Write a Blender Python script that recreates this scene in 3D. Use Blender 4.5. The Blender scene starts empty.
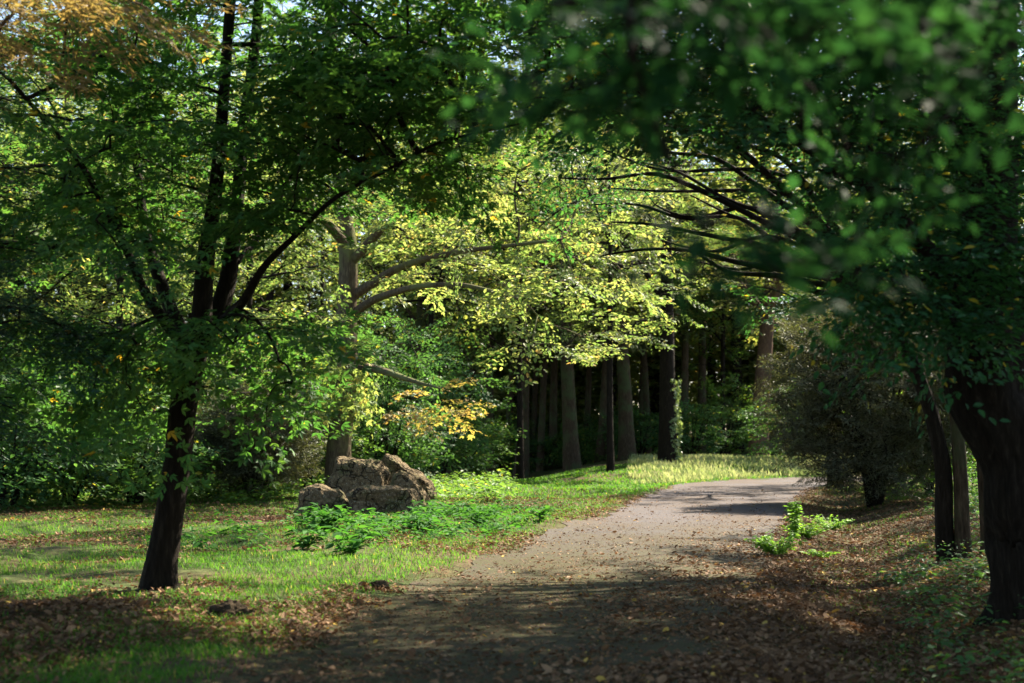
import bpy, math
import numpy as np
from mathutils import Vector
R = math.radians
sc = bpy.context.scene
COL = sc.collection

# ------------------------------------------------------------------ camera
CAM_Z, FPX, HORIZON = 1.6, 1422.2, 440.0
PITCH = math.atan((HORIZON - 341.5) / FPX)
cd = bpy.data.cameras.new('camera'); cam = bpy.data.objects.new('camera', cd); COL.objects.link(cam)
cam.location = (0, 0, CAM_Z); cam.rotation_euler = (R(90) + PITCH, 0, 0)
cd.sensor_width = 36; cd.lens = 50; cd.clip_start = 0.1; cd.clip_end = 2000
cd.dof.use_dof = True; cd.dof.focus_distance = 22; cd.dof.aperture_fstop = 1.7
sc.camera = cam

# ------------------------------------------------------------------ sky, sun, exposure
SUN_AZ, SUN_EL = R(42), R(45)          # azimuth clockwise from +Y (the view direction)
w = bpy.data.worlds.new('World'); sc.world = w; w.use_nodes = True
nt = w.node_tree; bg = nt.nodes['Background']
sky = nt.nodes.new('ShaderNodeTexSky'); sky.sky_type = 'NISHITA'; sky.sun_disc = False
sky.sun_elevation = SUN_EL; sky.sun_rotation = SUN_AZ
nt.links.new(sky.outputs[0], bg.inputs[0]); bg.inputs[1].default_value = 0.06
sl = bpy.data.lights.new('sun', 'SUN'); sl.energy = 5.0; sl.angle = R(0.53); sl.color = (1.0, 0.90, 0.72)
so = bpy.data.objects.new('sun', sl); COL.objects.link(so)
SUN_DIR = Vector((math.sin(SUN_AZ) * math.cos(SUN_EL), math.cos(SUN_AZ) * math.cos(SUN_EL), math.sin(SUN_EL)))
so.rotation_euler = SUN_DIR.to_track_quat('Z', 'Y').to_euler(); so.location = (20, 20, 40)
vs = sc.view_settings; vs.view_transform = 'Standard'; vs.look = 'None'; vs.gamma = 1; vs.exposure = 2.55
cy = sc.cycles
cy.max_bounces = 7; cy.diffuse_bounces = 4; cy.glossy_bounces = 2; cy.transmission_bounces = 5; cy.transparent_max_bounces = 4
cy.caustics_reflective = False; cy.caustics_refractive = False; cy.sample_clamp_indirect = 6
cy.use_denoising = True
try: cy.denoiser = 'OPENIMAGEDENOISE'
except Exception: pass

# ------------------------------------------------------------------ helpers
RNG = np.random.default_rng(7)
def at(px, py, Y):
    u = (px - 512) / FPX; v = (341.5 - py) / FPX
    dy = math.cos(PITCH) - v * math.sin(PITCH); dz = math.sin(PITCH) + v * math.cos(PITCH)
    t = Y / dy
    return np.array((u * t, Y, CAM_Z + dz * t))

def _hash(i, j, seed):
    n = (i.astype(np.int64) * 374761393 + j.astype(np.int64) * 668265263 + seed * 974711) & 0x7fffffff
    n = ((n ^ (n >> 13)) * 1274126177) & 0x7fffffff
    n = (n ^ (n >> 16)) & 0xffff
    return n / 65535.0
def vnoise(x, y, seed=0):
    x = np.asarray(x, float); y = np.asarray(y, float)
    i = np.floor(x); j = np.floor(y); fx = x - i; fy = y - j
    fx = fx * fx * (3 - 2 * fx); fy = fy * fy * (3 - 2 * fy)
    a = _hash(i, j, seed); b = _hash(i + 1, j, seed); c = _hash(i, j + 1, seed); d = _hash(i + 1, j + 1, seed)
    return (a * (1 - fx) + b * fx) * (1 - fy) + (c * (1 - fx) + d * fx) * fy
def fnoise(x, y, seed=0, oct=3):
    s = 0; a = 1; t = 0
    for k in range(oct):
        s = s + a * vnoise(x * 2 ** k, y * 2 ** k, seed + k * 17); t += a; a *= .5
    return s / t
def sstep(a, b, x):
    t = np.clip((x - a) / (b - a), 0, 1); return t * t * (3 - 2 * t)

# ---- path centre line and half widths (metres)
PATH = np.array([(-3.2, -8, 1.75), (-1.9, 0, 1.75), (-.12, 9.4, 1.72), (.5, 14.2, 1.9), (1.6, 19, 1.85), (2.85, 25.3, 1.9), (4.4, 32.5, 2.0),
                 (6.15, 41.4, 2.2), (8.4, 50, 2.3), (11.2, 55.5, 2.3), (15.5, 59.5, 2.3), (22, 62, 2.3), (34, 64, 2.3), (60, 66, 2.3)])
def cat(P, n):
    P = np.asarray(P, float); out = []
    Q = np.vstack([2 * P[0] - P[1], P, 2 * P[-1] - P[-2]])
    for i in range(1, len(Q) - 2):
        t = np.linspace(0, 1, n, endpoint=False)[:, None]
        p0, p1, p2, p3 = Q[i - 1], Q[i], Q[i + 1], Q[i + 2]
        out.append(.5 * ((2 * p1) + (-p0 + p2) * t + (2 * p0 - 5 * p1 + 4 * p2 - p3) * t * t + (-p0 + 3 * p1 - 3 * p2 + p3) * t ** 3))
    out.append(P[-1:]); return np.vstack(out)
PATHD = cat(PATH, 6)
def path_off(x, y):
    """signed distance to the path edge (>0 outside) and side (+1 right, -1 left)"""
    x = np.asarray(x, float); y = np.asarray(y, float)
    best = np.full(x.shape, 1e9); side = np.ones(x.shape)
    for a, b in zip(PATHD[:-1], PATHD[1:]):
        dx, dy = b[0] - a[0], b[1] - a[1]; L2 = dx * dx + dy * dy
        t = np.clip(((x - a[0]) * dx + (y - a[1]) * dy) / L2, 0, 1)
        ex = x - a[0] - t * dx; ey = y - a[1] - t * dy
        d = np.hypot(ex, ey) - (a[2] + t * (b[2] - a[2]))
        m = d < best; best = np.where(m, d, best)
        side = np.where(m, np.sign(dy * ex - dx * ey), side)
    return best, side
def height(x, y):
    x = np.asarray(x, float); y = np.asarray(y, float)
    d, s = path_off(x, y)
    out = sstep(0.0, 2.0, d)
    z = (fnoise(x * .25, y * .25, 3) - .5) * .35 * out + (fnoise(x * 1.3, y * 1.3, 9) - .5) * .10 * sstep(-.1, 1.2, d)
    z += .05 * sstep(-.2, .25, d) * (s < 0)                                        # left verge stands a little proud
    near = sstep(44, 36, y)
    ditch = np.exp(-((d - 1.2) / .75) ** 2) * -.2 * (s > 0) * near                # ditch beside the path on the right
    bank = sstep(1.6, 4.2, d) * .16 * (s > 0) * near
    z += ditch + bank
    z += .15 * np.exp(-(((x + 3.0) / 1.5) ** 2 + ((y - 22.6) / 1.7) ** 2))         # weedy mound
    z += .12 * np.exp(-(((x + .3) / 1.8) ** 2 + ((y - 26) / 1.8) ** 2))
    beyond = sstep(50, 66, y) * sstep(0, 3, d) * (s <= 0) * sstep(0, 6, x - (y - 60) * .1)
    z += beyond * .6 - .25 * sstep(45, 62, y) * sstep(4, 0, x)
    z += sstep(70, 130, y) * 1.5
    return z
def hz(x, y): return float(height(np.array([x]), np.array([y]))[0])

def set_props(o, label=None, cat=None, group=None, kind=None):
    if label: o['label'] = label
    if cat: o['category'] = cat
    if group: o['group'] = group
    if kind: o['kind'] = kind
    return o
def link(name, me, mat, parent=None):
    o = bpy.data.objects.new(name, me); COL.objects.link(o)
    if mat is not None and not me.materials: me.materials.append(mat)
    if parent is not None: o.parent = parent
    return o
def thing(name, label, cat, loc=(0, 0, 0), group=None):
    o = bpy.data.objects.new(name, None); COL.objects.link(o); o.empty_display_size = .3
    o.location = loc; return set_props(o, label, cat, group)
def mesh(name, V, faces, smooth=False):
    """faces: list of (N,k) int arrays"""
    me = bpy.data.meshes.new(name)
    V = np.ascontiguousarray(V, np.float32)
    me.vertices.add(len(V)); me.vertices.foreach_set('co', V.ravel())
    faces = [np.asarray(f) for f in faces if len(f)]
    idx = np.concatenate([f.ravel() for f in faces]).astype(np.int32)
    tot = np.concatenate([np.full(len(f), f.shape[1]) for f in faces])
    st = np.concatenate([[0], np.cumsum(tot)[:-1]]).astype(np.int32)
    me.loops.add(len(idx)); me.loops.foreach_set('vertex_index', idx)
    me.polygons.add(len(tot)); me.polygons.foreach_set('loop_start', st)
    me.polygons.foreach_set('use_smooth', np.full(len(tot), smooth))
    me.update(calc_edges=True)
    return me
def unit(a): return a / np.maximum(np.linalg.norm(a, axis=-1, keepdims=True), 1e-9)

# ---- leaves
def tmpl(kind):
    if kind == 'rhomb':
        V = [(0, 0, 0), (.45, .28, .05), (1, 0, -.05), (.45, -.28, .05)]; F = [(0, 1, 2, 3)]
    elif kind == 'oval':
        V = [(0, 0, 0), (.3, .25, .05), (.68, .21, .04), (1, 0, -.08), (.68, -.21, .04), (.3, -.25, .05)]; F = [(0, 1, 2, 3), (0, 3, 4, 5)]
    elif kind == 'palm':
        V = [(0, 0, 0)]; F = []
        for a, l in ((0, 1), (52, .85), (-52, .85)):
            c, s = math.cos(R(a)), math.sin(R(a)); b = len(V)
            for (u, v, z) in ((.5 * l, .2 * l, .04), (l, 0, -.07), (.5 * l, -.2 * l, .04)):
                V.append((u * c - v * s, u * s + v * c, z))
            F.append((0, b, b + 1, b + 2))
    elif kind == 'needle':
        V = [(0, 0, 0), (.5, .09, .02), (1, 0, -.04), (.5, -.09, .02)]; F = [(0, 1, 2, 3)]
    return np.array(V), np.array(F)
def leaf_arrays(P, D, N, S, kind):
    tv, tf = tmpl(kind)
    D = unit(D); Sd = unit(np.cross(N, D)); N = np.cross(D, Sd)
    V = P[:, None, :] + S[:, None, None] * (tv[None, :, 0:1] * D[:, None] + tv[None, :, 1:2] * Sd[:, None] + tv[None, :, 2:3] * N[:, None])
    F = (np.arange(len(P)) * len(tv))[:, None, None] + tf[None]
    return V.reshape(-1, 3), F.reshape(-1, tf.shape[1])
def leaf_mesh(name, P, D, N, S, kind):
    V, F = leaf_arrays(P, D, N, S, kind)
    return mesh(name, V, [F])

def spray(rng, n_side=5, per=6, leaf=.085, L=.9, droop=.12, wid=.55):
    """flat branch end: leaves set alternately along an axis and its side twigs; local x = outward, z = up. Also returns twig segments."""
    P, D, tw = [], [], [((0, 0, 0), (L, 0, -droop * L * L))]
    for i in range(n_side * 2):
        t = (i + .6) / (n_side * 2); sgn = 1 if i % 2 else -1
        x0 = t * L; l = wid * L * (1 - .55 * t) * rng.uniform(.7, 1.15); a = R(rng.uniform(38, 62))
        e = (x0 + l * math.cos(a), sgn * l * math.sin(a), -droop * L * rng.uniform(.4, 1.6))
        b = (x0, 0, -droop * x0 * x0)
        tw.append((b, e))
        for k in range(per):
            u = (k + rng.uniform(.3, 1)) / per
            P.append([b[j] + (e[j] - b[j]) * u + rng.normal(0, .02) for j in range(3)])
            aa = sgn * a + (1 if k % 2 else -1) * R(rng.uniform(20, 70)); D.append((math.cos(aa), math.sin(aa), rng.uniform(-.45, .15)))
    for k in range(per):
        u = (k + .5) / per; P.append((u * L, rng.normal(0, .03), -droop * u * u * L)); aa = R(rng.uniform(-60, 60)); D.append((math.cos(aa), math.sin(aa), -.2))
    P = np.array(P); D = np.array(D)
    N = np.stack([rng.normal(0, .38, len(P)), rng.normal(0, .38, len(P)), np.ones(len(P))], 1)
    S = leaf * rng.uniform(.45, 1.35, len(P))
    return P, D, unit(N), S, np.array(tw)
def place_sprays(rng, tpl, T, A, tilt=.2, scale=(.8, 1.25)):
    """T (n,3) tip positions, A (n,3) outward axes"""
    n = len(T); A = A.copy(); A[:, 2] = A[:, 2] * .45 + rng.normal(0, tilt, n); A = unit(A)
    up = np.tile([0, 0, 1.], (n, 1)) + rng.normal(0, tilt, (n, 3)); Sd = unit(np.cross(up, A)); U = np.cross(A, Sd)
    M = np.stack([A, Sd, U], 2); s = rng.uniform(*scale, n)
    ch = rng.integers(0, len(tpl), n); Ps, Ds, Ns, Ss, Tw = [], [], [], [], []
    for k, (P, D, N, S, tw) in enumerate(tpl):
        m = ch == k
        if not m.any(): continue
        Mk = M[m]; sk = s[m]
        Ps.append((T[m][:, None] + sk[:, None, None] * np.einsum('nij,pj->npi', Mk, P - np.array([.35, 0, 0]))).reshape(-1, 3))
        Ds.append(np.einsum('nij,pj->npi', Mk, D).reshape(-1, 3)); Ns.append(np.einsum('nij,pj->npi', Mk, N).reshape(-1, 3))
        Ss.append(np.tile(S, m.sum()))
        Tw.append((T[m][:, None, None] + sk[:, None, None, None] * np.einsum('nij,pqj->npqi', Mk, tw - np.array([.35, 0, 0]))).reshape(-1, 2, 3))
    return np.vstack(Ps), np.vstack(Ds), np.vstack(Ns), np.concatenate(Ss), np.vstack(Tw)

# ---- tubes
class Tubes:
    def __init__(s): s.V = []; s.F = []; s.n = 0
    def add(s, P, r, k=6, rough=0, rng=None, lobes=None):
        P = np.asarray(P, float); r = np.asarray(r, float); m = len(P)
        T = np.gradient(P, axis=0); T = unit(T)
        ref = np.array([1., 0, 0]) if abs(T[0][0]) < .8 else np.array([0, 1., 0])
        A = unit(np.cross(T, ref)); B = np.cross(T, A)
        th = np.linspace(0, 2 * math.pi, k, endpoint=False)
        rr = np.repeat(r[:, None], k, 1)
        if rough and rng is not None:
            rr = rr * (1 + rough * rng.normal(0, 1, (1, k)) + rough * .3 * rng.normal(0, 1, (m, k)))
        if lobes is not None:
            ph = rng.uniform(0, 6.28); rr = rr * (1 + lobes[:, None] * (.55 * np.cos(4 * th + ph) + .3 * np.cos(7 * th + 2 * ph))[None])
        V = P[:, None] + rr[..., None] * (np.cos(th)[None, :, None] * A[:, None] + np.sin(th)[None, :, None] * B[:, None])
        i = np.arange(m - 1)[:, None] * k; j = np.arange(k)[None]
        F = np.stack([i + j, i + (j + 1) % k, i + k + (j + 1) % k, i + k + j], -1).reshape(-1, 4) + s.n
        s.V.append(V.reshape(-1, 3)); s.F.append(F); s.n += m * k
    def segs(s, S, r):
        """many straight twigs (n,2,3) as three-sided prisms"""
        n = len(S)
        if not n: return
        d = unit(S[:, 1] - S[:, 0]); A = unit(np.cross(d, np.array([.31, .17, .93]))); B = np.cross(d, A)
        V = np.empty((n, 6, 3))
        for q in range(3):
            o = r * (math.cos(q * 2.094) * A + math.sin(q * 2.094) * B); V[:, q] = S[:, 0] + o; V[:, q + 3] = S[:, 1] + o * .4
        b = (np.arange(n) * 6)[:, None]
        F = np.concatenate([b + np.array([0, 1, 4, 3]), b + np.array([1, 2, 5, 4]), b + np.array([2, 0, 3, 5])]) + s.n
        s.V.append(V.reshape(-1, 3)); s.F.append(F); s.n += n * 6
    def mesh(s, name): return mesh(name, np.vstack(s.V), [np.vstack(s.F)], True)

def ellipsoid(rng, c, r, n, shell=.35):
    d = unit(rng.normal(0, 1, (n, 3))); q = (shell + (1 - shell) * rng.random(n) ** .6)[:, None]
    return np.asarray(c) + d * q * np.asarray(r)
def pxbox(rng, x0, x1, y0, y1, Y0, Y1, n):
    return np.array([at(rng.uniform(x0, x1), rng.uniform(y0, y1), rng.uniform(Y0, Y1)) for _ in range(n)])

def build_tree(name, label, cat, limbs, targets, leafmat, barkmat, base, rng, tpl, kind, group=None, rtip=.006, balance=.3, sides=12,
               flare=1.5, twig_r=.0022, tilt=.2, scale=(.8, 1.25), arch=.12, root=None, rmax=.09, leaf_name='crown', detail=True):
    """limbs: list of [(x,y,z,r),...] in world space, the first one the trunk; targets (n,3) branch ends"""
    base = np.asarray(base, float)
    o = root or thing(name, label, cat, base, group)
    tr = Tubes(); nodes = []; plen = []
    for li, l in enumerate(limbs):
        C = cat_noise(l, rng, 6 if detail else 3); r = C[:, 3].copy()
        if li == 0 and flare: 
            hgt = C[:, 2] - C[0, 2]; r *= 1 + (flare - 1) * np.exp(-hgt / (r[0] * 2.0))
        lob = .45 * np.exp(-(C[:, 2] - C[0, 2]) / (C[0, 3] * 1.6)) if (li == 0 and detail and flare) else None
        tr.add(C[:, :3] - base, r, (sides * 2 if lob is not None else sides) if C[0, 3] > .06 else 7, .05, rng, lob)
        st = 0 if li else int(len(C) * .35)
        for q in range(st, len(C)):
            nodes.append(C[q, :3]); plen.append(0.3 * (q / len(C)) * (0 if li else 1))
    link('trunk', tr.mesh(name + '_trunk'), barkmat, o)
    NP = np.zeros((len(nodes) + len(targets) * 4 + 8, 3)); NP[:len(nodes)] = nodes; PL = np.zeros(len(NP)); PL[:len(nodes)] = plen
    par = [-1] * len(nodes); cnt = len(nodes); brs = []; n0 = cnt
    d0 = np.array([np.min(np.linalg.norm(NP[:n0] - t, axis=1)) for t in targets]); order = np.argsort(d0)
    AX = np.zeros((len(targets), 3))
    for ti in order:
        t = targets[ti]
        dv = t - NP[:cnt]; d = np.linalg.norm(dv, axis=1)
        j = int(np.argmin(d + balance * PL[:cnt] + np.maximum(0, -dv[:, 2]) * .35)); a = NP[j]; L = d[j]
        mid = (a + t) / 2 + np.array([rng.normal(0, .07 * L), rng.normal(0, .07 * L), arch * L + rng.normal(0, .04 * L)])
        q = np.linspace(0, 1, 5)[:, None]; pts = (1 - q) ** 2 * a + 2 * q * (1 - q) * mid + q * q * t
        pj = j; ids = [j]
        for p in pts[1:]:
            NP[cnt] = p; PL[cnt] = PL[pj] + L / 4; par.append(pj); pj = cnt; ids.append(cnt); cnt += 1
        brs.append((pts, ids)); e = pts[-1] - pts[-2]
        if np.linalg.norm(e[:2]) < 1e-3: e = e + rng.normal(0, .1, 3)
        AX[ti] = unit(e)
    w_ = np.zeros(cnt)
    for pts, ids in brs: w_[ids[-1]] += 1
    for k in range(cnt - 1, n0 - 1, -1):
        if par[k] >= 0: w_[par[k]] += w_[k]
    bt = Tubes()
    for pts, ids in brs:
        wr = np.array([w_[i] for i in ids]); wr[0] = wr[1]; rr = np.minimum(rtip * np.maximum(wr, 1) ** .48, rmax); rr[-1] *= .6
        bt.add(pts - base, rr, 6 if rr[0] > .02 else 4)
    P, D, N, S, Tw = place_sprays(rng, tpl, targets, AX, tilt, scale)
    if twig_r: bt.segs(Tw - base, twig_r)
    if bt.n: link('branches', bt.mesh(name + '_branches'), barkmat, o)
    link(leaf_name, leaf_mesh(name + '_leaves', P - base, D, N, S, kind), leafmat, o)
    return o
def cat_noise(l, rng, n):
    l = np.asarray(l, float); q = np.concatenate([[0], np.cumsum(np.linalg.norm(np.diff(l[:, :3], axis=0), axis=1))]); m = n * (len(l) - 1) + 1
    u = np.linspace(0, q[-1], m); C = np.stack([np.interp(u, q, l[:, k]) for k in range(4)], 1)
    k = rng.normal(0, 1, (len(C), 3)) * C[:, 3:4] * .25; k[0] = 0; C[:, :3] += k
    for _ in range(n // 2 + 2): C[1:-1] = (C[:-2] + C[1:-1] * 2 + C[2:]) / 4
    return C
def plimb(*pts):
    """pixel way-points (px, py, Y, width in px) -> world limb"""
    out = []
    for px, py, Y, wd in pts:
        p = at(px, py, Y); out.append((p[0], p[1], p[2], wd / FPX * Y / 2))
    return out
def ground_limb(l, sink=.12):
    x, y, z, r = l[0]; l[0] = (x, y, hz(x, y) - sink, r); return l

# ------------------------------------------------------------------ materials
class NT:
    def __init__(s, name):
        s.m = bpy.data.materials.new(name); s.m.use_nodes = True; s.t = s.m.node_tree; s.t.nodes.clear()
        s.out = s.n('ShaderNodeOutputMaterial')
    def n(s, ty, **k):
        nd = s.t.nodes.new(ty)
        for a, b in k.items(): setattr(nd, a, b)
        return nd
    def l(s, a, b): s.t.links.new(a, b)
    def ramp(s, fac, stops, interp='LINEAR'):
        r = s.n('ShaderNodeValToRGB'); e = r.color_ramp.elements; r.color_ramp.interpolation = interp
        while len(e) < len(stops): e.new(.5)
        for q, (p, c) in zip(e, stops): q.position = p; q.color = (*c, 1) if len(c) == 3 else c
        s.l(fac, r.inputs[0]); return r.outputs[0]
    def noise(s, scale, detail=3, vec=None, rough=.55):
        nd = s.n('ShaderNodeTexNoise'); nd.inputs['Scale'].default_value = scale; nd.inputs['Detail'].default_value = detail; nd.inputs['Roughness'].default_value = rough
        if vec is not None: s.l(vec, nd.inputs['Vector'])
        return nd.outputs['Fac']
    def mix(s, fac, a, b, blend='MIX'):
        m = s.n('ShaderNodeMix', data_type='RGBA', blend_type=blend)
        for v, i in ((fac, 0), (a, 6), (b, 7)):
            if isinstance(v, (int, float)): m.inputs[i].default_value = v
            elif isinstance(v, tuple): m.inputs[i].default_value = (*v, 1)
            else: s.l(v, m.inputs[i])
        return m.outputs[2]
    def math(s, op, a, b=0.0, clamp=False):
        m = s.n('ShaderNodeMath', operation=op, use_clamp=clamp)
        for v, i in ((a, 0), (b, 1)):
            if isinstance(v, (int, float)): m.inputs[i].default_value = v
            else: s.l(v, m.inputs[i])
        return m.outputs[0]

def leaf_material(name, cols, accent=None, acc=.06, trans=(1.5, 1.5, .7), fac=.5, rough=.5, clump=.5, spec=.2):
    k = NT(name); g = k.n('ShaderNodeNewGeometry'); oi = k.n('ShaderNodeObjectInfo')
    rnd = g.outputs['Random Per Island']
    n = k.noise(clump, 2, g.outputs['Position'])
    f = k.math('ADD', k.math('MULTIPLY', rnd, .6), k.math('MULTIPLY', k.math('SUBTRACT', n, .3), .9))
    f = k.math('ADD', f, k.math('MULTIPLY', k.math('SUBTRACT', oi.outputs['Random'], .5), .25), clamp=True)
    st = [(i / max(1, len(cols) - 1), c) for i, c in enumerate(cols)]
    col = k.ramp(f, st)
    if accent:
        n2 = k.noise(.9, 1, g.outputs['Position'])
        r2 = k.math('FRACT', k.math('MULTIPLY', rnd, 37.7))
        m = k.math('GREATER_THAN', k.math('ADD', r2, k.math('MULTIPLY', k.math('SUBTRACT', n2, .5), .2)), 1 - acc)
        col = k.mix(m, col, accent)
    b = k.n('ShaderNodeBsdfPrincipled'); k.l(col, b.inputs['Base Color']); b.inputs['Roughness'].default_value = rough
    b.inputs['Specular IOR Level'].default_value = spec
    t = k.n('ShaderNodeBsdfTranslucent'); k.l(k.mix(1.0, col, trans, 'MULTIPLY'), t.inputs['Color'])
    mx = k.n('ShaderNodeMixShader'); mx.inputs[0].default_value = fac
    k.l(b.outputs[0], mx.inputs[1]); k.l(t.outputs[0], mx.inputs[2]); k.l(mx.outputs[0], k.out.inputs[0])
    return k.m
def bark_material(name, c1, c2, c3, sc_=6, moss=None):
    k = NT(name); tc = k.n('ShaderNodeTexCoord'); mp = k.n('ShaderNodeMapping'); mp.inputs['Scale'].default_value = (1, 1, .18)
    k.l(tc.outputs['Object'], mp.inputs['Vector'])
    n1 = k.noise(sc_ * 4, 5, mp.outputs[0], .65); n2 = k.noise(1.3, 3, tc.outputs['Object'])
    col = k.ramp(n1, [(.3, c1), (.55, c2), (.75, c3)])
    if moss: col = k.mix(k.ramp(n2, [(.48, (0, 0, 0)), (.62, (1, 1, 1))]), col, moss)
    b = k.n('ShaderNodeBsdfPrincipled'); k.l(col, b.inputs['Base Color']); b.inputs['Roughness'].default_value = .9; b.inputs['Specular IOR Level'].default_value = .06
    bu = k.n('ShaderNodeBump'); bu.inputs['Strength'].default_value = .9; bu.inputs['Distance'].default_value = .03; k.l(n1, bu.inputs['Height']); k.l(bu.outputs[0], b.inputs['Normal'])
    k.l(b.outputs[0], k.out.inputs[0]); return k.m

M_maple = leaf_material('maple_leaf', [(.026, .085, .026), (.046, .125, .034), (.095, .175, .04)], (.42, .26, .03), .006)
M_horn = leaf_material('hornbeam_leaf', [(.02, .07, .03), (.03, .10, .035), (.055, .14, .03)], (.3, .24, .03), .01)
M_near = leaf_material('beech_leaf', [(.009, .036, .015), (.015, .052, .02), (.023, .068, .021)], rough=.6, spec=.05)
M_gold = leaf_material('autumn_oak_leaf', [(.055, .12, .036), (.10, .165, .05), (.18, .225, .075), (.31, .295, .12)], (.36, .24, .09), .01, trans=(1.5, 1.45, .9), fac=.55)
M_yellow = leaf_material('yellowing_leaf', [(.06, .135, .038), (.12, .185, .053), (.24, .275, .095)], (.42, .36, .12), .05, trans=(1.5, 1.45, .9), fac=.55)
M_green = leaf_material('fresh_green_leaf', [(.045, .11, .028), (.085, .17, .038), (.15, .23, .05)], (.3, .28, .05), .03)
M_bluegreen = leaf_material('shrub_leaf', [(.032, .085, .032), (.055, .13, .042), (.09, .17, .05)], (.3, .28, .05), .02)
M_far = leaf_material('woodland_leaf', [(.04, .085, .025), (.09, .135, .04), (.19, .215, .07), (.30, .285, .11)], (.34, .22, .08), .02, clump=.12)
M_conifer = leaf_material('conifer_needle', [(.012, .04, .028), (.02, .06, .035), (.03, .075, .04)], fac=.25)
M_twiggy = leaf_material('tamarisk_needle', [(.06, .06, .036), (.085, .09, .052), (.09, .115, .06)], fac=.3)
M_russet = leaf_material('larch_needle', [(.13, .09, .045), (.22, .15, .08), (.24, .19, .10)], fac=.45)
M_ivy = leaf_material('ivy_leaf', [(.12, .18, .08), (.2, .26, .12), (.28, .32, .16)], fac=.4, rough=.3, spec=.5)
M_grass = leaf_material('grass_blade', [(.033, .115, .016), (.056, .15, .022), (.11, .175, .038)], (.26, .22, .09), .03, trans=(1.5, 1.5, .6), clump=.35, spec=.05)
M_drygrass = leaf_material('dry_grass', [(.13, .21, .07), (.27, .31, .13), (.44, .42, .25)], trans=(1.2, 1.2, .9), fac=.35)
M_herb = leaf_material('herb_leaf', [(.02, .075, .016), (.035, .115, .022), (.06, .155, .03)], fac=.45, rough=.6, spec=.06)
M_weed = leaf_material('weed_leaf', [(.08, .19, .03), (.14, .26, .045), (.2, .31, .06)], fac=.5)
M_litter = leaf_material('fallen_leaf', [(.055, .03, .016), (.11, .06, .03), (.2, .115, .06), (.32, .21, .12)], (.42, .28, .06), .02, trans=(1, .8, .6), fac=.15, clump=.8, rough=.7, spec=.1)
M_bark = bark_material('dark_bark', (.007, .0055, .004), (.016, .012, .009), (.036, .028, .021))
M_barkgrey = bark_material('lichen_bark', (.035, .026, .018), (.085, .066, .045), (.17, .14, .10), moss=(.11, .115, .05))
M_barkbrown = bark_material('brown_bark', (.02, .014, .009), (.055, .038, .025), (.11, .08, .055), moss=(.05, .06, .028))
M_barkred = bark_material('pine_bark', (.04, .025, .018), (.10, .06, .042), (.17, .11, .08))

def soil_material():
    k = NT('forest_soil'); g = k.n('ShaderNodeNewGeometry'); p = g.outputs['Position']
    n1 = k.noise(.45, 4, p); n2 = k.noise(6, 5, p, .7); n3 = k.noise(40, 3, p)
    brown = k.ramp(n2, [(.3, (.035, .023, .014)), (.5, (.075, .048, .03)), (.7, (.13, .09, .055))])
    green = k.ramp(k.math('ADD', k.math('MULTIPLY', n3, .5), k.math('MULTIPLY', n2, .5)), [(.38, (.022, .024, .011)), (.5, (.036, .05, .016)), (.62, (.06, .085, .026))])
    c = k.mix(k.ramp(n1, [(.35, (0, 0, 0)), (.55, (1, 1, 1))]), brown, green)
    b = k.n('ShaderNodeBsdfPrincipled'); k.l(c, b.inputs['Base Color']); b.inputs['Roughness'].default_value = .95; b.inputs['Specular IOR Level'].default_value = .05
    bu = k.n('ShaderNodeBump'); bu.inputs['Distance'].default_value = .05; k.l(n2, bu.inputs['Height']); k.l(bu.outputs[0], b.inputs['Normal'])
    k.l(b.outputs[0], k.out.inputs[0]); return k.m
def path_material():
    k = NT('gravel_path'); g = k.n('ShaderNodeNewGeometry'); p = g.outputs['Position']
    n1 = k.noise(.5, 4, p); n2 = k.noise(9, 4, p, .7); n3 = k.noise(60, 2, p)
    grey = k.ramp(n3, [(.3, (.042, .039, .043)), (.5, (.072, .066, .072)), (.72, (.12, .112, .12))])
    dirt = k.ramp(n2, [(.3, (.045, .032, .022)), (.7, (.095, .068, .047))])
    c = k.mix(k.ramp(k.math('ADD', k.math('MULTIPLY', n2, .6), k.math('MULTIPLY', n1, .4)), [(.42, (0, 0, 0)), (.6, (.85, .85, .85))]), grey, dirt)
    sep = k.n('ShaderNodeSeparateXYZ'); k.l(p, sep.inputs[0])
    near = k.ramp(k.math('DIVIDE', sep.outputs[1], 60), [(.27, (1, 1, 1)), (.50, (0, 0, 0))])   # the near stretch is mossy and trodden brown
    mossf = k.mix(1.0, near, k.ramp(n1, [(.30, (.85, .85, .85)), (.55, (1, 1, 1))]), 'MULTIPLY')
    c = k.mix(mossf, c, k.mix(k.ramp(n2, [(.36, (0, 0, 0)), (.62, (1, 1, 1))]), k.mix(n3, (.02, .013, .008), (.075, .052, .032)), k.mix(n3, (.022, .024, .009), (.058, .066, .024))))
    b = k.n('ShaderNodeBsdfPrincipled'); k.l(c, b.inputs['Base Color']); b.inputs['Roughness'].default_value = .9; b.inputs['Specular IOR Level'].default_value = .06
    bu = k.n('ShaderNodeBump'); bu.inputs['Distance'].default_value = .015; bu.inputs['Strength'].default_value = .8; k.l(k.math('ADD', n2, n3), bu.inputs['Height']); k.l(bu.outputs[0], b.inputs['Normal'])
    k.l(b.outputs[0], k.out.inputs[0]); return k.m
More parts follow.
